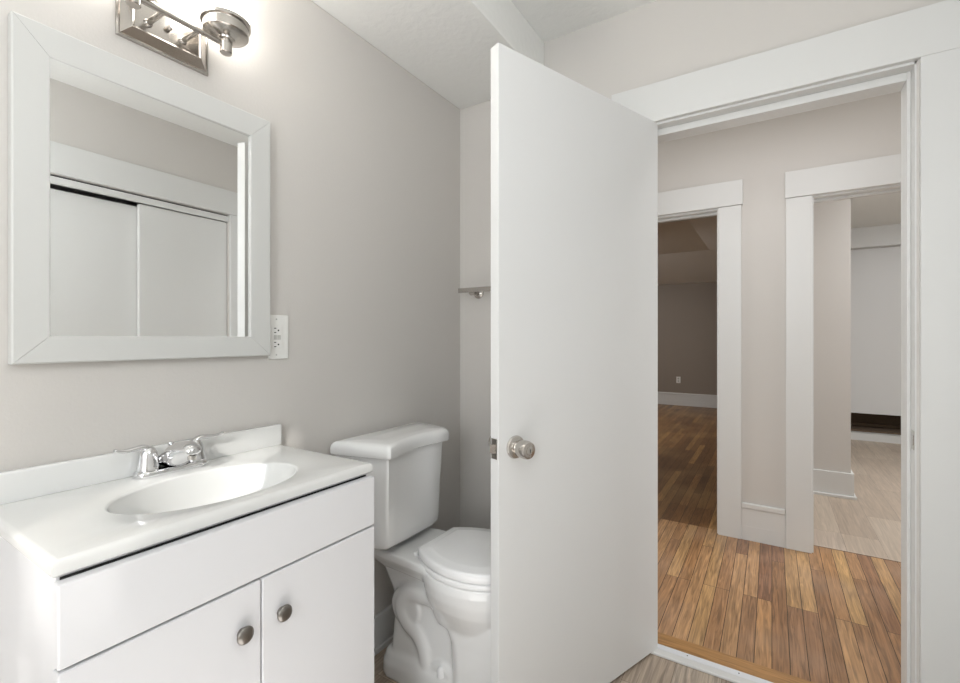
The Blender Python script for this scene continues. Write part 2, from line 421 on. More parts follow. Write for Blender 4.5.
# ------------------------------------------------------------------ hall
S('floor_hall', 'oak', (-2.6, 3.6, 1.992, 3.2498, -0.06, 0.0), (0.17, 3.6, 3.2498, 3.308, -0.06, 0.0), label='worn honey oak strip floor of the hall', cat='floor')
S('floor_hall_border', 'oak_border', (-2.6, 3.6, 1.903, 1.9915, -0.06, 0.0005), label='single oak board running across the doorway', cat='floor')
S('floor_sub', 'dirt', (-2.6, 3.6, 1.845, 1.903, -0.06, -0.001))
S('wall_hall', 'wall', (LXW - 0.12, LX0, YH, YH2, -0.06, 2.60), (LX1, RX0, YH, YH2, -0.06, 2.60), (RX1, 3.6, YH, YH2, -0.06, 2.60),
  (LX0, LX1, YH, YH2, OZ2, 2.60), (RX0, RX1, YH, YH2, OZ2, 2.60))
S('wall_hall_west', 'wall', (-2.72, -2.6, YB, YH2, -0.06, 2.60))
S('wall_hall_east', 'wall', (3.6, 3.72, YB, YH2, -0.06, 2.60))
def doorway_trim(name, x0, x1, s0, s1, h0, h1, label):
    m = MB()
    m.box(s0, x0, YH - 0.018, YH, 0, OZ2 - 0.001, bev=0.002); m.box(x1, s1, YH - 0.018, YH, 0, OZ2 - 0.001, bev=0.002)
    m.box(h0, h1, YH - 0.023, YH, OZ2 + 0.001, 2.163, bev=0.002)
    o = m.build(name, 'trim'); struct(o, label, 'door casing')
    j = MB()
    j.box(x0, x0 + 0.008, YH - 0.0005, YH2, 0, OZ2); j.box(x1 - 0.008, x1, YH - 0.0005, YH2, 0, OZ2)
    j.box(x0 + 0.008, x1 - 0.008, YH - 0.0005, YH2, OZ2 - 0.012, OZ2)
    j.box(x0 + 0.008, x1 - 0.008, YH + 0.045, YH + 0.08, OZ2 - 0.026, OZ2 - 0.0125)
    to(o, j.build('jamb', 'trim')); return o
doorway_trim('trim_5', LX0, LX1, LX0 - 0.123, LX1 + 0.123, LX0 - 0.131, LX1 + 0.131, 'flat white casing of the left hall doorway')
doorway_trim('trim_6', RX0, RX1, RX0 - 0.122, RX1 + 0.122, RX0 - 0.126, RX1 + 0.126, 'flat white casing of the right hall doorway')
def tall_base(name, x0, x1, y, d, label=None):
    m = MB()
    m.box(x0, x1, y - d, y, 0, 0.188, bev=0.002); m.box(x0, x1, y - d - 0.006, y, 0.1885, 0.222, bev=0.006)
    m.box(x0, x1, y - d - 0.0015, y - d - 0.0002, 0, 0.085, bev=0.0006)
    o = m.build(name, 'trim'); struct(o, label, 'baseboard' if label else None); return o
tall_base('baseboard_hall', LX1 + 0.1235, RX0 - 0.1225, YH, 0.012, 'tall white baseboard between the two hall doorways')
S('trim_7', 'dirt', (0.17, 3.6, 3.3082, 3.3118, -0.06, 0.0006))

# ------------------------------------------------------------------ left room
S('floor_left_room', 'oak_dark', (LXW, 0.05, 3.2502, LYE + 0.1, -0.06, 0.0))
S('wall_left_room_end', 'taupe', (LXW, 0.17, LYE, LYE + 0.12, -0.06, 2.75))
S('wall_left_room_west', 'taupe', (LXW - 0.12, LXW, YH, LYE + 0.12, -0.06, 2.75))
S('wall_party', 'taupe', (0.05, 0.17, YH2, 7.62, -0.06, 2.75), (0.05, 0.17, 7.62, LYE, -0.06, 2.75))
tall_base('baseboard_left_room', LXW, 0.05, LYE, 0.014, 'tall white baseboard on the far wall of the left room')
# ceiling of the left room: flat in the middle, sloping down to the far and the right wall
hc = MB(); FX, FY = -0.78, 7.55; zr = 2.19
hc.bm.free(); hc.bm = bmesh.new()
def quad(*p):
    hc.bm.faces.new([hc.bm.verts.new(q) for q in p])
Zf = ZC - 0.004
zx = Zf - (0.05 - FX) * (Zf - zr) / (LYE - FY)
P_ = dict(a=(LXW, YH2, Zf), b=(FX, YH2, Zf), c=(FX, FY, Zf), d=(LXW, FY, Zf))
ex, ey = 0.05, LYE
hx = FX + (ex - FX); hip_y = FY + (ex - FX)
quad((LXW, YH2, Zf), (FX, YH2, Zf), (FX, FY, Zf), (LXW, FY, Zf))
quad((FX, YH2, Zf), (ex, YH2, zx), (ex, hip_y, zx), (FX, FY, Zf))
quad((LXW, FY, Zf), (FX, FY, Zf), (ex, hip_y, zx), (ex, ey, zr), (LXW, ey, zr))
for f in list(hc.bm.faces):
    r = bmesh.ops.extrude_face_region(hc.bm, geom=[f])
    for v in [g for g in r['geom'] if isinstance(g, bmesh.types.BMVert)]: v.co.z += 0.10
o = hc.build('ceiling_left_room', 'ceil'); struct(o, 'sloping attic ceiling seen through the left hall doorway', 'ceiling')
S('ceiling_left_room_roof', 'ceil', (LXW - 0.12, 0.17, YH2, LYE + 0.12, 2.65, 2.75))

# ------------------------------------------------------------------ right room
RYE = 7.0
S('floor_right_room', 'vinyl_light', (0.17, 3.6, 3.312, RYE + 0.12, -0.06, 0.001), label='pale oak plank floor of the right room', cat='floor')
S('wall_partition', 'wall', (0.17, 0.502, 4.425, RYE, -0.06, 2.60))
S('wall_right_room_east', 'wall', (3.6, 3.72, YH2, 8.2, -0.06, 2.60))
SX0, SX1, SZ = 0.62, 1.55, 2.28
S('wall_right_room_end', 'wall', (0.17, SX0, RYE, RYE + 0.12, -0.06, 2.60), (SX1, 3.6, RYE, RYE + 0.12, -0.06, 2.60))
S('trim_8', 'trim', (SX0, SX1, RYE, RYE + 0.12, SZ, 2.514), label='white header over the opening at the far end of the right room', cat='header')
S('ceiling_right_room', 'ceil', (0.17, 3.6, YH2, RYE + 0.12, ZC, 2.62))
m = MB().box(0.17, 0.520, 4.407, 4.425, 0, 0.19, bev=0.003).box(0.502, 0.520, 4.425, RYE, 0, 0.19, bev=0.003)
m.box(0.17, 0.535, 4.392, 4.4068, 0, 0.022, bev=0.003).box(0.5202, 0.535, 4.407, RYE, 0, 0.022, bev=0.003)
struct(m.build('baseboard_partition', 'trim'), 'white baseboard wrapping the end of the partition wall', 'baseboard')
o = S('trim_9', 'trim', (SX0, SX1, RYE, RYE + 0.10, 0.001, 0.088), label='white riser under the opening at the far end of the right room', cat='riser')
S('floor_landing', 'brown_step', (SX0 - 0.3, SX1 + 0.3, RYE + 0.1205, 7.62, 0.0, 0.10))
stp = MB().box(SX0 - 0.3, SX1 + 0.3, 7.52, 7.80, 0.10, 0.30, bev=0.006).box(SX0 - 0.3, SX1 + 0.3, 7.47, 7.5199, 0.10, 0.14, bev=0.004)
struct(stp.build('floor_step', 'brown_step'), 'dark brown carpeted step below the white panel', 'step')
S('wall_closet_end', 'wall', (0.17, SX0 - 0.3, RYE + 0.12, 8.2, -0.06, 2.60), (SX1 + 0.3, 3.6, RYE + 0.12, 8.2, -0.06, 2.60), (SX0 - 0.3, SX1 + 0.3, 7.8, 8.2, -0.06, 2.60))
S('ceiling_landing', 'ceil', (0.17, 3.6, RYE + 0.12, 8.2, ZC, 2.62))
pn = empty('door_4', (1.08, 7.14, 0.29))
struct(pn, 'tall plain white door hanging above the brown step in the right room', 'door')
to(pn, MB().box(SX0 - 0.29, SX1 + 0.29, 7.125, 7.16, 0.305, 2.36, bev=0.003).build('slab', 'door'))

# ------------------------------------------------------------------ closet with sliding doors (seen in the mirror)
m = MB().box(XR - 0.018, XR, CY0 - 0.2, YB - 0.0205, CZ + 0.003, 2.195, bev=0.002)
m.box(XR - 0.016, XR, CY1, YB - 0.0205, 0, CZ + 0.002, bev=0.002); m.box(XR - 0.016, XR, CY0 - 0.1, CY0, 0, CZ + 0.002, bev=0.002)
struct(m.build('trim_10', 'trim'), 'flat white header and casing of the closet, seen in the mirror', 'closet casing')
S('trim_11', 'trim', (XR + 0.004, XR + 0.020, CY0, CY1, 1.990, CZ - 0.009), label='white track fascia above the sliding closet doors', cat='track')
S('trim_gap_shade', 'gap', (XR + 0.021, XR + 0.099, CY0, CY1, 2.015, CZ - 0.001))  # black strip stands in for the shade in the track gap
d2 = struct(empty('door_2', (XR + 0.038, 1.43, 0.0)), 'sliding closet door nearer the doorway, seen right of the seam in the mirror', 'sliding door')
to(d2, MB().box(XR + 0.022, XR + 0.050, 1.240, CY1 - 0.003, 0.012, 1.986, bev=0.002).build('panel', 'closet'))
d3 = struct(empty('door_3', (XR + 0.07, 0.4, 0.0)), 'sliding closet door left of the seam in the mirror, black gap above it', 'sliding door')
to(d3, MB().box(XR + 0.056, XR + 0.084, CY0 + 0.003, 1.275, 0.012, 1.975, bev=0.002).build('panel', 'closet'))
S('floor_closet_track', 'nickel', (XR + 0.018, XR + 0.088, CY0, CY1, 0.0, 0.010))

# ------------------------------------------------------------------ bathroom door, standing open
DH = Vector((-0.373, 1.873)); DF = Vector((-0.649, 1.120))
dv = (DF - DH); DL = dv.length; dang = math.atan2(dv.y, dv.x)
door = empty('door_1', (DH.x, DH.y, 0.0), dang)        # local +x runs from the hinges to the free edge; local -y is the back
struct(door, 'plain white flush bathroom door standing wide open beside the toilet', 'door')
DT = 0.036; DZ0, DZ1 = 0.010, 2.042
slab = MB().box(0, DL, -DT, 0, DZ0, DZ1, bev=0.0015).build('slab', 'door', door)
kx, kz = DL - 0.0622, 0.895
def knob_set(side):
    sg = 1 if side > 0 else -1
    y0 = 0.0 if side > 0 else -DT
    prof_r = [(0.0, 0.0), (0.033, 0.0), (0.0335, 0.003), (0.031, 0.008), (0.020, 0.011), (0.0165, 0.013)]
    prof_k = [(0.0185, 0.0125), (0.0215, 0.016), (0.0235, 0.022), (0.0252, 0.034), (0.0258, 0.046), (0.0250, 0.054), (0.0228, 0.0595), (0.0195, 0.0615), (0.0, 0.0615)]
    mt = Matrix.Translation(Vector((kx, y0, kz))) @ Matrix.Rotation(-sg * PI / 2, 4, 'X')
    ro = MB().lathe(prof_r, mtx=mt, n=40).build('rosette', 'nickel_bright', door, smooth=True)
    kn = MB().lathe(prof_k, mtx=mt, n=40).build('door_knob', 'nickel', door, smooth=True)
    kn['label'] = 'round satin nickel knob'
    if side > 0:
        kc = MB().lathe([(0.0, 0.0616), (0.012, 0.0616), (0.0125, 0.0628), (0.0095, 0.064), (0.0, 0.064)], mtx=mt, n=28).build('keyhole_ring', 'nickel_bright', kn, smooth=True)
        MB().box(-0.0012, 0.0012, -0.005, 0.005, 0.0641, 0.0645, mtx=mt).build('keyhole', 'dark', kn)
knob_set(1); knob_set(-1)
lt = MB().box(DL, DL + 0.0018, -DT / 2 - 0.0125, -DT / 2 + 0.0125, kz - 0.029, kz + 0.029, bev=0.0006).build('latch_plate', 'nickel_bright', door)
MB().prism([(DL + 0.0015, -DT / 2 - 0.008), (DL + 0.0015, -DT / 2 + 0.008), (DL + 0.013, -DT / 2 - 0.005)], kz - 0.012, kz + 0.012).build('latch_bolt', 'nickel', lt)
for hz in (0.22, 1.82):
    MB().lathe([(0.005, -0.045), (0.005, 0.045)], (-0.004, -DT - 0.004, hz), n=14).box(0.0, 0.034, -DT - 0.0016, -DT, hz - 0.045, hz + 0.045).build('hinge', 'nickel', door, smooth=True)

# ------------------------------------------------------------------ vanity cabinet
VY0, VY1, VXF, VXB = 0.240, 0.860, -0.900, XL + 0.004
VZ = 0.853
van = tag(empty('vanity_cabinet', (-1.09, 0.55, 0.0)), 'white two-door bathroom vanity cabinet with round pewter knobs under the sink top', 'cabinet')
b = MB()
b.box(VXB, VXF, VY0, VY0 + 0.016, 0.0, VZ); b.box(VXB, VXF, VY1 - 0.016, VY1, 0.0, VZ)
b.box(VXB, VXF - 0.001, VY0 + 0.016, VY1 - 0.016, 0.10, 0.116); b.box(VXB, VXB + 0.006, VY0 + 0.016, VY1 - 0.016, 0.116, 0.70)
b.box(VXF - 0.018, VXF, VY0 + 0.016, VY1 - 0.016, 0.700, 0.745); b.box(VXF - 0.018, VXF, VY0 + 0.016, VY1 - 0.016, 0.81, VZ)
b.box(VXF - 0.075, VXF - 0.06, VY0 + 0.016, VY1 - 0.016, 0.0, 0.10)
to(van, b.build('body', 'cabinet'))
gp = MB().box(VXF + 0.0003, VXF + 0.004, VY0 + 0.004, VY1 - 0.004, 0.11, VZ - 0.001).build('shadow_gap', 'gap'); to(van, gp)
FX0, FX1 = VXF + 0.0042, -0.872
dr = MB().box(FX0, FX1, 0.2345, 0.863, 0.7265, 0.850, bev=0.0025).build('drawer_front', 'cabinet', smooth=False); to(van, dr)
def cab_knob(par, y, z):
    mt = Matrix.Translation(Vector((FX1, y, z))) @ Matrix.Rotation(PI / 2, 4, 'Y')
    k = MB().lathe([(0.010, 0.0), (0.009, 0.003), (0.009, 0.006), (0.0145, 0.0085), (0.0168, 0.0115), (0.0170, 0.0135), (0.0150, 0.0165), (0.009, 0.0183), (0.0, 0.0188)], mtx=mt, n=32).build('knob', 'knob', smooth=True, angle=50)
    k.parent = par; k.matrix_parent_inverse = Matrix.Identity(4)
for y0, y1, ky in ((0.2345, 0.5480, 0.508), (0.5510, 0.863, 0.593)):
    dd = MB().box(FX0, FX1, y0, y1, 0.105, 0.7215, bev=0.0025).build('door', 'cabinet'); to(van, dd)
    cab_knob(dd, ky, 0.635)

# ------------------------------------------------------------------ vanity top with integral basin
TZ, TB = 0.882, 0.857
TX0, TX1, TY0, TY1 = XL + 0.002, -0.888, 0.232, 0.872
BCX, BCY, BA, BB = -1.060, 0.553, 0.128, 0.192      # basin centre, half sizes in x and y
NB = 96
def ell(k, z, kx=None):
    kx = k if kx is None else kx
    return [(BCX + BA * kx * math.cos(2 * PI * i / NB), BCY + BB * k * math.sin(2 * PI * i / NB), z) for i in range(NB)]
def rect(x0, x1, y0, y1, z, r=0.012):
    pts = []
    for i in range(NB):
        a = 2 * PI * i / NB; dx, dy = BA * math.cos(a), BB * math.sin(a)
        tx = ((x1 if dx > 0 else x0) - BCX) / dx if abs(dx) > 1e-9 else 1e9
        ty = ((y1 if dy > 0 else y0) - BCY) / dy if abs(dy) > 1e-9 else 1e9
        t = min(tx, ty); pts.append([BCX + dx * t, BCY + dy * t, z])
    for cx, cy in ((x0, y0), (x0, y1), (x1, y0), (x1, y1)):   # nearest sample takes the corner
        k = min(range(NB), key=lambda i: (pts[i][0] - cx) ** 2 + (pts[i][1] - cy) ** 2); pts[k][0], pts[k][1] = cx, cy
    return [tuple(p) for p in pts]
vt = tag(empty('bathroom_sink', (-1.09, 0.55, TB)), 'glossy white sink top with oval basin and backsplash on the vanity cabinet', 'sink')
t_ = MB()
rr = 0.010
rings = [ell(1.0, TZ - 0.004), ell(1.012, TZ - 0.0015), ell(1.03, TZ)]
for k in range(5):
    a = PI / 2 * k / 4
    q = rr * (1 - math.sin(a))
    rings.append(rect(TX0, TX1 - q, TY0 + q, TY1 - q, TZ - rr + rr * math.cos(a)))
rings.append(rect(TX0, TX1, TY0, TY1, TB + 0.003)); rings.append(rect(TX0, TX1 - 0.003, TY0 + 0.003, TY1 - 0.003, TB))
rings.append(ell(1.25, TB, 1.1))
t_.loft(rings, cap0=False, cap1=False)
to(vt, t_.build('countertop', 'marble', smooth=True, angle=40))
bs = MB()
ring = [ell(1.0, TZ - 0.004)]
for k, z in ((0.985, TZ - 0.012), (0.96, TZ - 0.030), (0.92, TZ - 0.055), (0.85, TZ - 0.080), (0.74, TZ - 0.100), (0.58, TZ - 0.114), (0.38, TZ - 0.121), (0.12, TZ - 0.124)):
    ring.append(ell(k, z))
bs.loft(ring, cap0=False, cap1=True)
to(vt, bs.build('basin', 'marble', smooth=True, angle=60))
to(vt, MB().lathe([(0.0, TZ - 0.1238), (0.021, TZ - 0.1238), (0.022, TZ - 0.1215), (0.018, TZ - 0.1205), (0.0, TZ - 0.1195)], (BCX, BCY, 0), n=28).build('drain', 'chrome', smooth=True))
b = MB().box(TX0, TX0 + 0.021, TY0, TY1, TZ - 0.001, TZ + 0.062, bev=0.004, seg=3)
to(vt, b.build('backsplash', 'marble', smooth=True))

# ------------------------------------------------------------------ faucet
fa = tag(empty('faucet', (-1.25, 0.552, TZ)), 'chrome two-handle lever faucet behind the oval basin', 'faucet')
def stadium(x0, x1, y0, y1, n=10):
    r = (x1 - x0) / 2; cx = (x0 + x1) / 2; pts = []
    for k in range(n + 1): pts.append((cx + r * math.cos(PI * k / n), y1 - r + r * math.sin(PI * k / n)))
    for k in range(n + 1): pts.append((cx - r * math.cos(PI * k / n), y0 + r - r * math.sin(PI * k / n)))
    return pts
pl = MB().prism(stadium(-1.275, -1.223, 0.470, 0.634), TZ, TZ + 0.016, r=0.006)
to(fa, pl.build('base_plate', 'chrome', smooth=True, angle=50))
FXc = -1.249
for yy, sg in ((0.500, -1), (0.604, 1)):
    hb = MB().lathe([(0.0235, 0.0), (0.0235, 0.008), (0.0215, 0.012), (0.0205, 0.026), (0.0180, 0.040), (0.0130, 0.050), (0.0070, 0.0555), (0.0, 0.057)], (FXc, yy, TZ + 0.0155), n=32)
    ho = hb.build('handle_hub', 'chrome', smooth=True, angle=60); to(fa, ho)
    p = smooth_path([(FXc, yy - sg * 0.006, TZ + 0.060), (FXc + 0.001, yy + sg * 0.010, TZ + 0.071), (FXc + 0.003, yy + sg * 0.032, TZ + 0.0705), (FXc + 0.004, yy + sg * 0.054, TZ + 0.070), (FXc + 0.005, yy + sg * 0.070, TZ + 0.076)], 5)
    n = len(p); rd = [((0.011 - 0.0055 * i / (n - 1)) if i > 2 else 0.006 + 0.002 * i, (0.0075 - 0.004 * i / (n - 1))) for i in range(n)]
    rd[-1] = (0.0035, 0.0025)
    lv = MB().tube(p, rd, n=16).build('lever', 'chrome', smooth=True, angle=60); to(fa, lv)
sp_p = [Vector((-1.268, 0.552, TZ + 0.030)), Vector((-1.264, 0.552, TZ + 0.031)), Vector((-1.242, 0.552, TZ + 0.035)), Vector((-1.215, 0.552, TZ + 0.047)), Vector((-1.190, 0.552, TZ + 0.057)), Vector((-1.168, 0.552, TZ + 0.063)), Vector((-1.151, 0.552, TZ + 0.064)), Vector((-1.143, 0.552, TZ + 0.061)), Vector((-1.139, 0.552, TZ + 0.058))]
rd = [(0.032, 0.012), (0.036, 0.0155), (0.0365, 0.0205), (0.033, 0.0285), (0.0285, 0.0245), (0.024, 0.020), (0.020, 0.0135), (0.015, 0.0095), (0.007, 0.004)]
to(fa, MB().tube(sp_p, rd, n=24).build('spout', 'chrome', smooth=True, angle=60))
to(fa, MB().lathe([(0.0095, 0.0), (0.0095, 0.010), (0.008, 0.0102)], (-1.154, 0.552, TZ + 0.042), n=20).build('aerator', 'nickel_bright', smooth=True))
to(fa, MB().lathe([(0.0025, 0.010), (0.0025, 0.060), (0.0055, 0.063), (0.0075, 0.068), (0.0065, 0.0725), (0.0, 0.0745)], (-1.266, 0.556, TZ - 0.004), n=20).build('lift_rod', 'chrome', smooth=True))
to(fa, MB().lathe([(0.004, 0.0), (0.0035, 0.0025), (0.0, 0.003)], (0, 0, 0), n=14, mtx=Matrix.Translation(Vector((-1.236, 0.531, TZ + 0.030))) @ Matrix.Rotation(PI / 2, 4, 'X')).build('index_button', 'nickel_bright', smooth=True))

# ------------------------------------------------------------------ framed mirror
mi = tag(empty('wall_mirror', (XL + 0.014, 0.553, 1.157)), 'rectangular mirror in a wide white mitred frame above the vanity', 'mirror')
my0, my1, mz0, mz1 = 0.2725, 0.833, 1.157, 1.862
iy0, iy1, iz0, iz1 = 0.331, 0.770, 1.214, 1.797
xf = -1.275; MYAW = 0.8                    # the pane sits a touch askew in its frame
def rail(pts, name):
    """one mitred frame rail: four (y, z) corners, outer edge first"""
    m = MB(); o0, o1, i1, i0 = [Vector(p) for p in pts]
    def lerp(a, b, t): return a + (b - a) * t
    xs = [(0.0, XL + 0.001), (0.0, xf - 0.003), (0.05, xf), (0.975, xf), (1.0, xf - 0.0012), (1.0, xf - 0.0175), (0.9, XL + 0.001)]
    ed = (o1 - o0).normalized() * 0.0004
    R0 = [(x, *(lerp(o0, i0, t) + ed)) for t, x in xs]; R1 = [(x, *(lerp(o1, i1, t) - ed)) for t, x in xs]
    m.loft([R0, R1]); ob = m.build(name, 'frame'); to(mi, ob)
g_ = 0.0
rail(((my0, mz1), (my1, mz1), (iy1, iz1), (iy0, iz1)), 'frame_rail')
rail(((my1, mz0), (my0, mz0), (iy0, iz0), (iy1, iz0)), 'frame_rail')
rail(((my0, mz0), (my0, mz1), (iy0, iz1), (iy0, iz0)), 'frame_rail')
rail(((my1, mz1), (my1, mz0), (iy1, iz0), (iy1, iz1)), 'frame_rail')
mg = Matrix.Translation(Vector((-1.2818, (iy0 + iy1) / 2, 0))) @ Matrix.Rotation(math.radians(MYAW), 4, 'Z')
to(mi, MB().box(-0.0025, 0.0025, -(iy1 - iy0) / 2 - 0.004, (iy1 - iy0) / 2 + 0.004, iz0 - 0.004, iz1 + 0.004, mtx=mg).build('glass', 'mirror'))

# ------------------------------------------------------------------ outlet beside the mirror
ou = tag(empty('wall_outlet', (XL, 0.871, 1.212)), 'white double outlet with test buttons half behind the mirror frame', 'outlet')
to(ou, MB().box(XL, XL + 0.006, 0.838, 0.906, 1.145, 1.281, bev=0.002).build('cover_plate', 'plastic'))
dvb = MB().box(XL + 0.0062, XL + 0.0085, 0.847, 0.882, 1.178, 1.246, bev=0.001).build('receptacle', 'plastic'); to(ou, dvb)
for zc in (1.2335, 1.190):
    for q in (-0.0065, 0.0065):
        s_ = MB().box(XL + 0.0084, XL + 0.0090, 0.8545, 0.8615, zc + q - 0.0013, zc + q + 0.0013).build('slot', 'dark'); to(ou, s_)
    g = MB().lathe([(0.0026, 0.0), (0.0026, 0.0006)], (0, 0, 0), n=14, mtx=Matrix.Translation(Vector((XL + 0.0085, 0.869, zc))) @ Matrix.Rotation(PI / 2, 4, 'Y')).build('ground_hole', 'dark'); to(ou, g)
for ya, yb in ((0.8535, 0.8635), (0.8655, 0.8765)):
    to(ou, MB().box(XL + 0.0084, XL + 0.0098, ya, yb, 1.205, 1.219, bev=0.0005).build('test_button', 'grey_plastic'))
for zc in (1.158, 1.268):
    to(ou, MB().lathe([(0.0028, 0.0), (0.0022, 0.001)], (0, 0, 0), n=12, mtx=Matrix.Translation(Vector((XL + 0.006, 0.864, zc))) @ Matrix.Rotation(PI / 2, 4, 'Y')).build('screw', 'grey_plastic'))

# ------------------------------------------------------------------ vanity light
vl = tag(empty('vanity_light', (XL, 0.555, 1.985)), 'brushed nickel two-light bathroom sconce with white glass shades above the mirror', 'wall light')
py0, py1, pz0, pz1 = 0.452, 0.660, 1.922, 2.052
def prect(d, x): return [(x, py0 + d, pz0 + d), (x, py1 - d, pz0 + d), (x, py1 - d, pz1 - d), (x, py0 + d, pz1 - d)]
to(vl, MB().loft([prect(0, XL + 0.001), prect(0, XL + 0.006), prect(0.004, XL + 0.008), prect(0.007, XL + 0.008), prect(0.026, XL + 0.024), prect(0.028, XL + 0.0235), prect(0.031, XL + 0.021), prect(0.034, XL + 0.021)]).build('back_plate', 'nickel'))
BX, BZ = -1.200, 1.972
for yy in (0.511, 0.589):
    to(vl, MB().tube([(XL + 0.021, yy, BZ + 0.002), (BX, yy, BZ)], 0.0062, n=16).lathe([(0.010, 0.0), (0.0085, 0.006), (0.0062, 0.008)], (0, 0, 0), n=20, mtx=Matrix.Translation(Vector((XL + 0.0205, yy, BZ + 0.002))) @ Matrix.Rotation(PI / 2, 4, 'Y')).build('arm', 'nickel', smooth=True))
to(vl, MB().lathe([(0.0, 0.014), (0.004, 0.0135), (0.0065, 0.010), (0.0065, 0.005), (0.0045, 0.004), (0.0045, 0.0)], (0, 0, 0), n=18, mtx=Matrix.Translation(Vector((XL + 0.021, 0.555, 1.985))) @ Matrix.Rotation(PI / 2, 4, 'Y')).build('finial', 'nickel', smooth=True))
to(vl, MB().tube([(BX, 0.4507, BZ), (BX, 0.657, BZ)], 0.0065, n=18).build('bar', 'nickel', smooth=True))
for yy in (0.4507, 0.657):
    cup = MB().lathe([(0.0, -0.022), (0.0128, -0.022), (0.0145, -0.020), (0.0145, 0.010), (0.020, 0.012), (0.021, 0.016), (0.034, 0.020), (0.050, 0.024), (0.0535, 0.028), (0.0535, 0.050), (0.0585, 0.0515), (0.0585, 0.060), (0.054, 0.061), (0.050, 0.056), (0.0, 0.056)], (BX, yy, BZ), n=48)
    co = cup.build('cup', 'nickel', smooth=True, angle=40); to(vl, co)
    sh = MB().lathe([(0.046, 0.0575), (0.0545, 0.0575), (0.0555, 0.062), (0.0555, 0.200), (0.0535, 0.203), (0.0520, 0.200), (0.0520, 0.064), (0.046, 0.062)], (BX, yy, BZ), n=48, cap0=False, cap1=False)
    so = sh.build('shade', 'opal', smooth=True, angle=50); to(vl, so)
    bl = MB().lathe([(0.012, 0.0563), (0.013, 0.085), (0.024, 0.110), (0.029, 0.130), (0.024, 0.150), (0.0, 0.160)], (BX, yy, BZ), n=24).build('bulb', 'opal', smooth=True, angle=60); to(vl, bl)

# ------------------------------------------------------------------ towel bar on the doorway wall
tb = tag(empty('towel_bar', (-0.95, YB, 1.43)), 'brushed nickel towel bar on the wall behind the open door', 'towel bar')
to(tb, MB().box(-1.262, -0.640, 1.793, 1.799, 1.424, 1.446, bev=0.001).build('bar', 'nickel'))
for px in (-1.190, -0.70):
    to(tb, MB().lathe([(0.026, 0.0), (0.026, -0.006), (0.020, -0.010), (0.012, -0.014), (0.0105, -0.030), (0.0125, -0.050), (0.0155, -0.060), (0.0155, -0.066)], (px, YB, 1.425), axis='Y', n=30).build('bracket', 'nickel', smooth=True))

# ------------------------------------------------------------------ toilet
TCY = 1.308
toi = tag(empty('toilet', (XL, TCY, 0.0)), 'white two-piece toilet with closed lid between the vanity and the open door', 'toilet')
def tank_outline(s=1.0, dx=0.0):
    """plan of the tank: wide at the wall, cut-in sides, gently hollowed front; local x away from the wall"""
    half = [(0.018, -0.234), (0.060, -0.226), (0.120, -0.211), (0.190, -0.193)]
    for k in range(5):                                   # rounded front corner
        a = k / 4 * 1.15
        half.append((0.222 + 0.018 * math.sin(a), -0.172 - 0.014 * math.cos(a)))
    fr = []
    for k in range(1, 12):
        y = -0.150 + 0.270 * k / 12
        fr.append((0.205 + 0.032 * (abs(y) / 0.160) ** 1.7, y))
    far_ = [(0.018, -0.214), (0.060, -0.208), (0.120, -0.199), (0.180, -0.186)]
    for k in range(6):
        a = k / 5 * 1.35
        far_.append((0.186 + 0.040 * math.sin(a), -0.146 - 0.036 * math.cos(a)))
    other = [(x, -y) for x, y in reversed(far_)]
    pts = half + fr + other
    cx = 0.018
    return [(cx + (x - cx) * s + dx, y * s) for x, y in pts]
TZO, TYO = 0.006, -0.012                                  # tank sits a touch off the bowl's axis
def tank_body(s_, dx, blend):
    out = []
    for (x, y) in tank_outline(s_, dx):
        px_, py_ = (x - 0.11) / 0.115, y / 0.20
        r_ = (abs(px_) ** 3.2 + abs(py_) ** 3.2) ** (1 / 3.2) if (px_ or py_) else 1
        ex_, ey_ = 0.11 + 0.108 * px_ / r_, 0.182 * py_ / r_
        k_ = blend if x > 0.05 else blend * 0.4
        out.append((x + (ex_ - x) * k_, y + (ey_ - y) * k_ + TYO))
    return out
tk = MB(); rings = []
for z, s_, dx, bl_ in ((0.484, 0.60, 0.012, 0.55), (0.487, 0.68, 0.010, 0.6), (0.494, 0.76, 0.008, 0.6), (0.506, 0.81, 0.006, 0.6), (0.53, 0.845, 0.004, 0.55), (0.58, 0.870, 0.002, 0.38), (0.64, 0.885, 0, 0.2), (0.72, 0.91, 0, 0.06), (0.806, 0.93, 0, 0)):
    rings.append([(x, y, z) for x, y in tank_body(s_, dx, bl_)])
tk.loft(rings); tk.build('tank', 'porcelain', toi, smooth=True, angle=40)
ld = MB(); TO = [(x * 1.035, y * 1.012 + TYO) for x, y in tank_outline(1.0)]; rings = []
for d, z in ((0.085, 0.807), (0.010, 0.807), (0.003, 0.810), (0.0, 0.815), (0.0, 0.834), (0.002, 0.843), (0.007, 0.850), (0.014, 0.8545), (0.024, 0.857), (0.085, 0.858)):
    rings.append([(x, y, z) for x, y in shrink(TO, d)])
ld.loft(rings)
ld.build('tank_lid', 'porcelain', toi, smooth=True, angle=35)

def egg(cx, a_f, a_b, b, z, n=48, pw=2.2):
    pts = []
    for i in range(n):
        t = 2 * PI * i / n; c_, s_ = math.cos(t), math.sin(t)
        r_ = lambda v: math.copysign(abs(v) ** (2 / pw), v)
        pts.append((cx + (a_f if c_ > 0 else a_b) * r_(c_), b * r_(s_), z))
    return pts
bw = MB()
# bowl
bw.loft([egg(0.455, 0.15, 0.16, 0.100, 0.255), egg(0.455, 0.165, 0.165, 0.122, 0.300), egg(0.455, 0.178, 0.175, 0.146, 0.345), egg(0.455, 0.186, 0.180, 0.160, 0.385), egg(0.455, 0.190, 0.185, 0.166, 0.420), egg(0.455, 0.188, 0.185, 0.164, 0.447)])
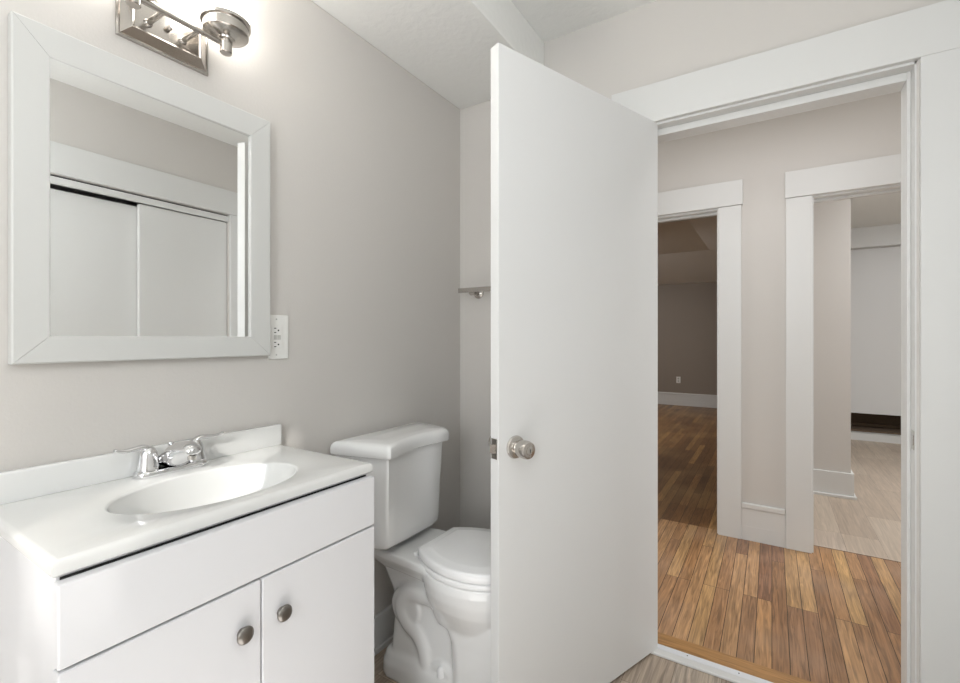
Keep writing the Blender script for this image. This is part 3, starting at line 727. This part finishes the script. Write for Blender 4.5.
# deck under the tank, swept into the bowl
def rrect(x0, x1, h0, h1, z, r=0.03):
    pts = []
    for (cx, cy, a0) in ((x1 - r, h1 - r, 0), (x0 + r, h0 - r, PI / 2), (x0 + r, -h0 + r, PI), (x1 - r, -h1 + r, 1.5 * PI)):
        for k in range(12): pts.append((cx + r * math.cos(a0 + PI / 2 * k / 11), cy + r * math.sin(a0 + PI / 2 * k / 11), z))
    return pts
bw.loft([rrect(0.08, 0.34, 0.085, 0.10, 0.385), rrect(0.045, 0.36, 0.110, 0.125, 0.420), rrect(0.035, 0.37, 0.122, 0.140, 0.440), rrect(0.035, 0.37, 0.122, 0.140, 0.462)])
# neck below the deck
bw.loft([rrect(0.14, 0.30, 0.05, 0.05, 0.20), rrect(0.115, 0.34, 0.062, 0.062, 0.30), rrect(0.085, 0.36, 0.085, 0.085, 0.40)])
# smooth front pedestal
bw.loft([rrect(0.405, 0.600, 0.108, 0.095, 0.0, 0.045), rrect(0.410, 0.602, 0.106, 0.095, 0.12, 0.045), rrect(0.405, 0.608, 0.106, 0.098, 0.22, 0.045), rrect(0.36, 0.615, 0.104, 0.104, 0.31, 0.045)])
# centre web and foot
bw.loft([rrect(0.125, 0.45, 0.088, 0.088, 0.0), rrect(0.140, 0.45, 0.086, 0.086, 0.14), rrect(0.150, 0.45, 0.076, 0.076, 0.30)])
bw.lathe([(0.060, -0.088), (0.068, -0.080), (0.068, 0.080), (0.060, 0.088)], (0.212, 0, 0.262), axis='Y', n=36)
bw.loft([rrect(0.088, 0.46, 0.102, 0.106, 0.0, 0.06), rrect(0.090, 0.46, 0.102, 0.106, 0.045, 0.06), rrect(0.105, 0.46, 0.094, 0.104, 0.080, 0.05), rrect(0.14, 0.46, 0.082, 0.094, 0.108, 0.04)])
for sg in (-1, 1):                                       # trapway showing on both flanks
    y = sg * 0.053
    p = smooth_path([(0.40, y, 0.325), (0.30, y, 0.330), (0.225, y, 0.312), (0.192, y, 0.262), (0.218, y, 0.215), (0.268, y, 0.185), (0.300, y, 0.130), (0.308, y, 0.03)], 6)
    bw.tube(p, [0.045] * len(p), n=20, up=(0, 1, 0))
    p = smooth_path([(0.30, sg * 0.06, 0.05), (0.35, sg * 0.066, 0.105), (0.40, sg * 0.07, 0.11), (0.44, sg * 0.07, 0.06)], 5)
    bw.tube(p, [0.030] * len(p), n=16, up=(0, 1, 0))
bo = bw.build('bowl', 'porcelain', toi)
rm = bo.modifiers.new('remesh', 'REMESH'); rm.mode = 'VOXEL'; rm.voxel_size = 0.005; rm.use_smooth_shade = True
sm = bo.modifiers.new('smooth', 'SMOOTH'); sm.iterations = 7; sm.factor = 0.5
# bolt caps
for sg in (-1, 1):
    MB().lathe([(0.0135, 0.0), (0.0135, 0.016), (0.0115, 0.026), (0.006, 0.031), (0.0, 0.032)], (0.378, sg * 0.096, 0.094), n=24).build('bolt_cap', 'seat', toi, smooth=True, angle=60)
# seat ring and lid
def lid_outline(k=0.0):
    pts = [(0.283 + k, -0.100 + k)]
    ys = [(0.30, -0.112), (0.345, -0.138), (0.40, -0.158), (0.455, -0.166), (0.51, -0.162), (0.56, -0.146), (0.60, -0.118), (0.628, -0.078), (0.641, -0.035)]
    pts += [(x, y) for x, y in ys]
    pts += [(0.644, 0.0)] + [(x, -y) for x, y in reversed(ys)] + [(0.283 + k, 0.100 - k)]
    return inset([(p[0], p[1]) for p in pts], k) if k else pts
def dense(poly, k=3):
    out = []; n = len(poly)
    for i in range(n):
        if i in (0, n - 1, n - 2): out.append(poly[i]); continue
        p0, p1, p2, p3 = [Vector(poly[max(0, min(n - 1, j))]) for j in (i - 1, i, i + 1, i + 2)]
        for j in range(k):
            t = j / k
            q = 0.5 * ((2 * p1) + (p2 - p0) * t + (2 * p0 - 5 * p1 + 4 * p2 - p3) * t * t + (3 * p1 - p0 - 3 * p2 + p3) * t ** 3)
            out.append((q.x, q.y))
    return out
LO = dense(lid_outline())
MB().loft([[(x, y, z) for x, y in shrink(LO, d)] for d, z in ((0.12, 0.4485), (0.006, 0.4485), (0.0015, 0.450), (0.0, 0.454), (0.0, 0.462), (0.0015, 0.4655), (0.006, 0.467), (0.12, 0.467))]).build('seat', 'seat', toi, smooth=True, angle=50)
lm = MB(); rings = []
for d, z in ((0.13, 0.4690), (0.004, 0.4690), (0.001, 0.4705), (0.0, 0.473), (0.0, 0.491), (0.001, 0.4945), (0.004, 0.4985), (0.009, 0.5003), (0.026, 0.5005), (0.034, 0.5035), (0.042, 0.5045), (0.13, 0.5050)):
    rings.append([(x, y, z) for x, y in shrink(LO, d)])
lm.loft(rings).build('lid', 'seat', toi, smooth=True, angle=60)
for sg in (-1, 1):
    MB().lathe([(0.0, -0.020), (0.008, -0.020), (0.0085, 0.014), (0.0, 0.014)], (0.272, sg * 0.080, 0.472), axis='Y', n=20).box(0.262, 0.282, sg * 0.080 - 0.016, sg * 0.080 + 0.010, 0.4625, 0.470).build('hinge', 'seat', toi, smooth=True)

# ------------------------------------------------------------------ outlet in the far left room
fo = tag(empty('wall_outlet', (-1.42, LYE, 0.46)), 'small white outlet low on the far wall of the left room', 'outlet')
to(fo, MB().box(-1.455, -1.385, LYE - 0.006, LYE, 0.40, 0.515, bev=0.002).build('cover_plate', 'plastic'))
for zc in (0.435, 0.480):
    to(fo, MB().lathe([(0.017, 0.0), (0.016, -0.002)], (-1.42, LYE - 0.006, zc), axis='Y', n=18).build('receptacle', 'grey_plastic'))
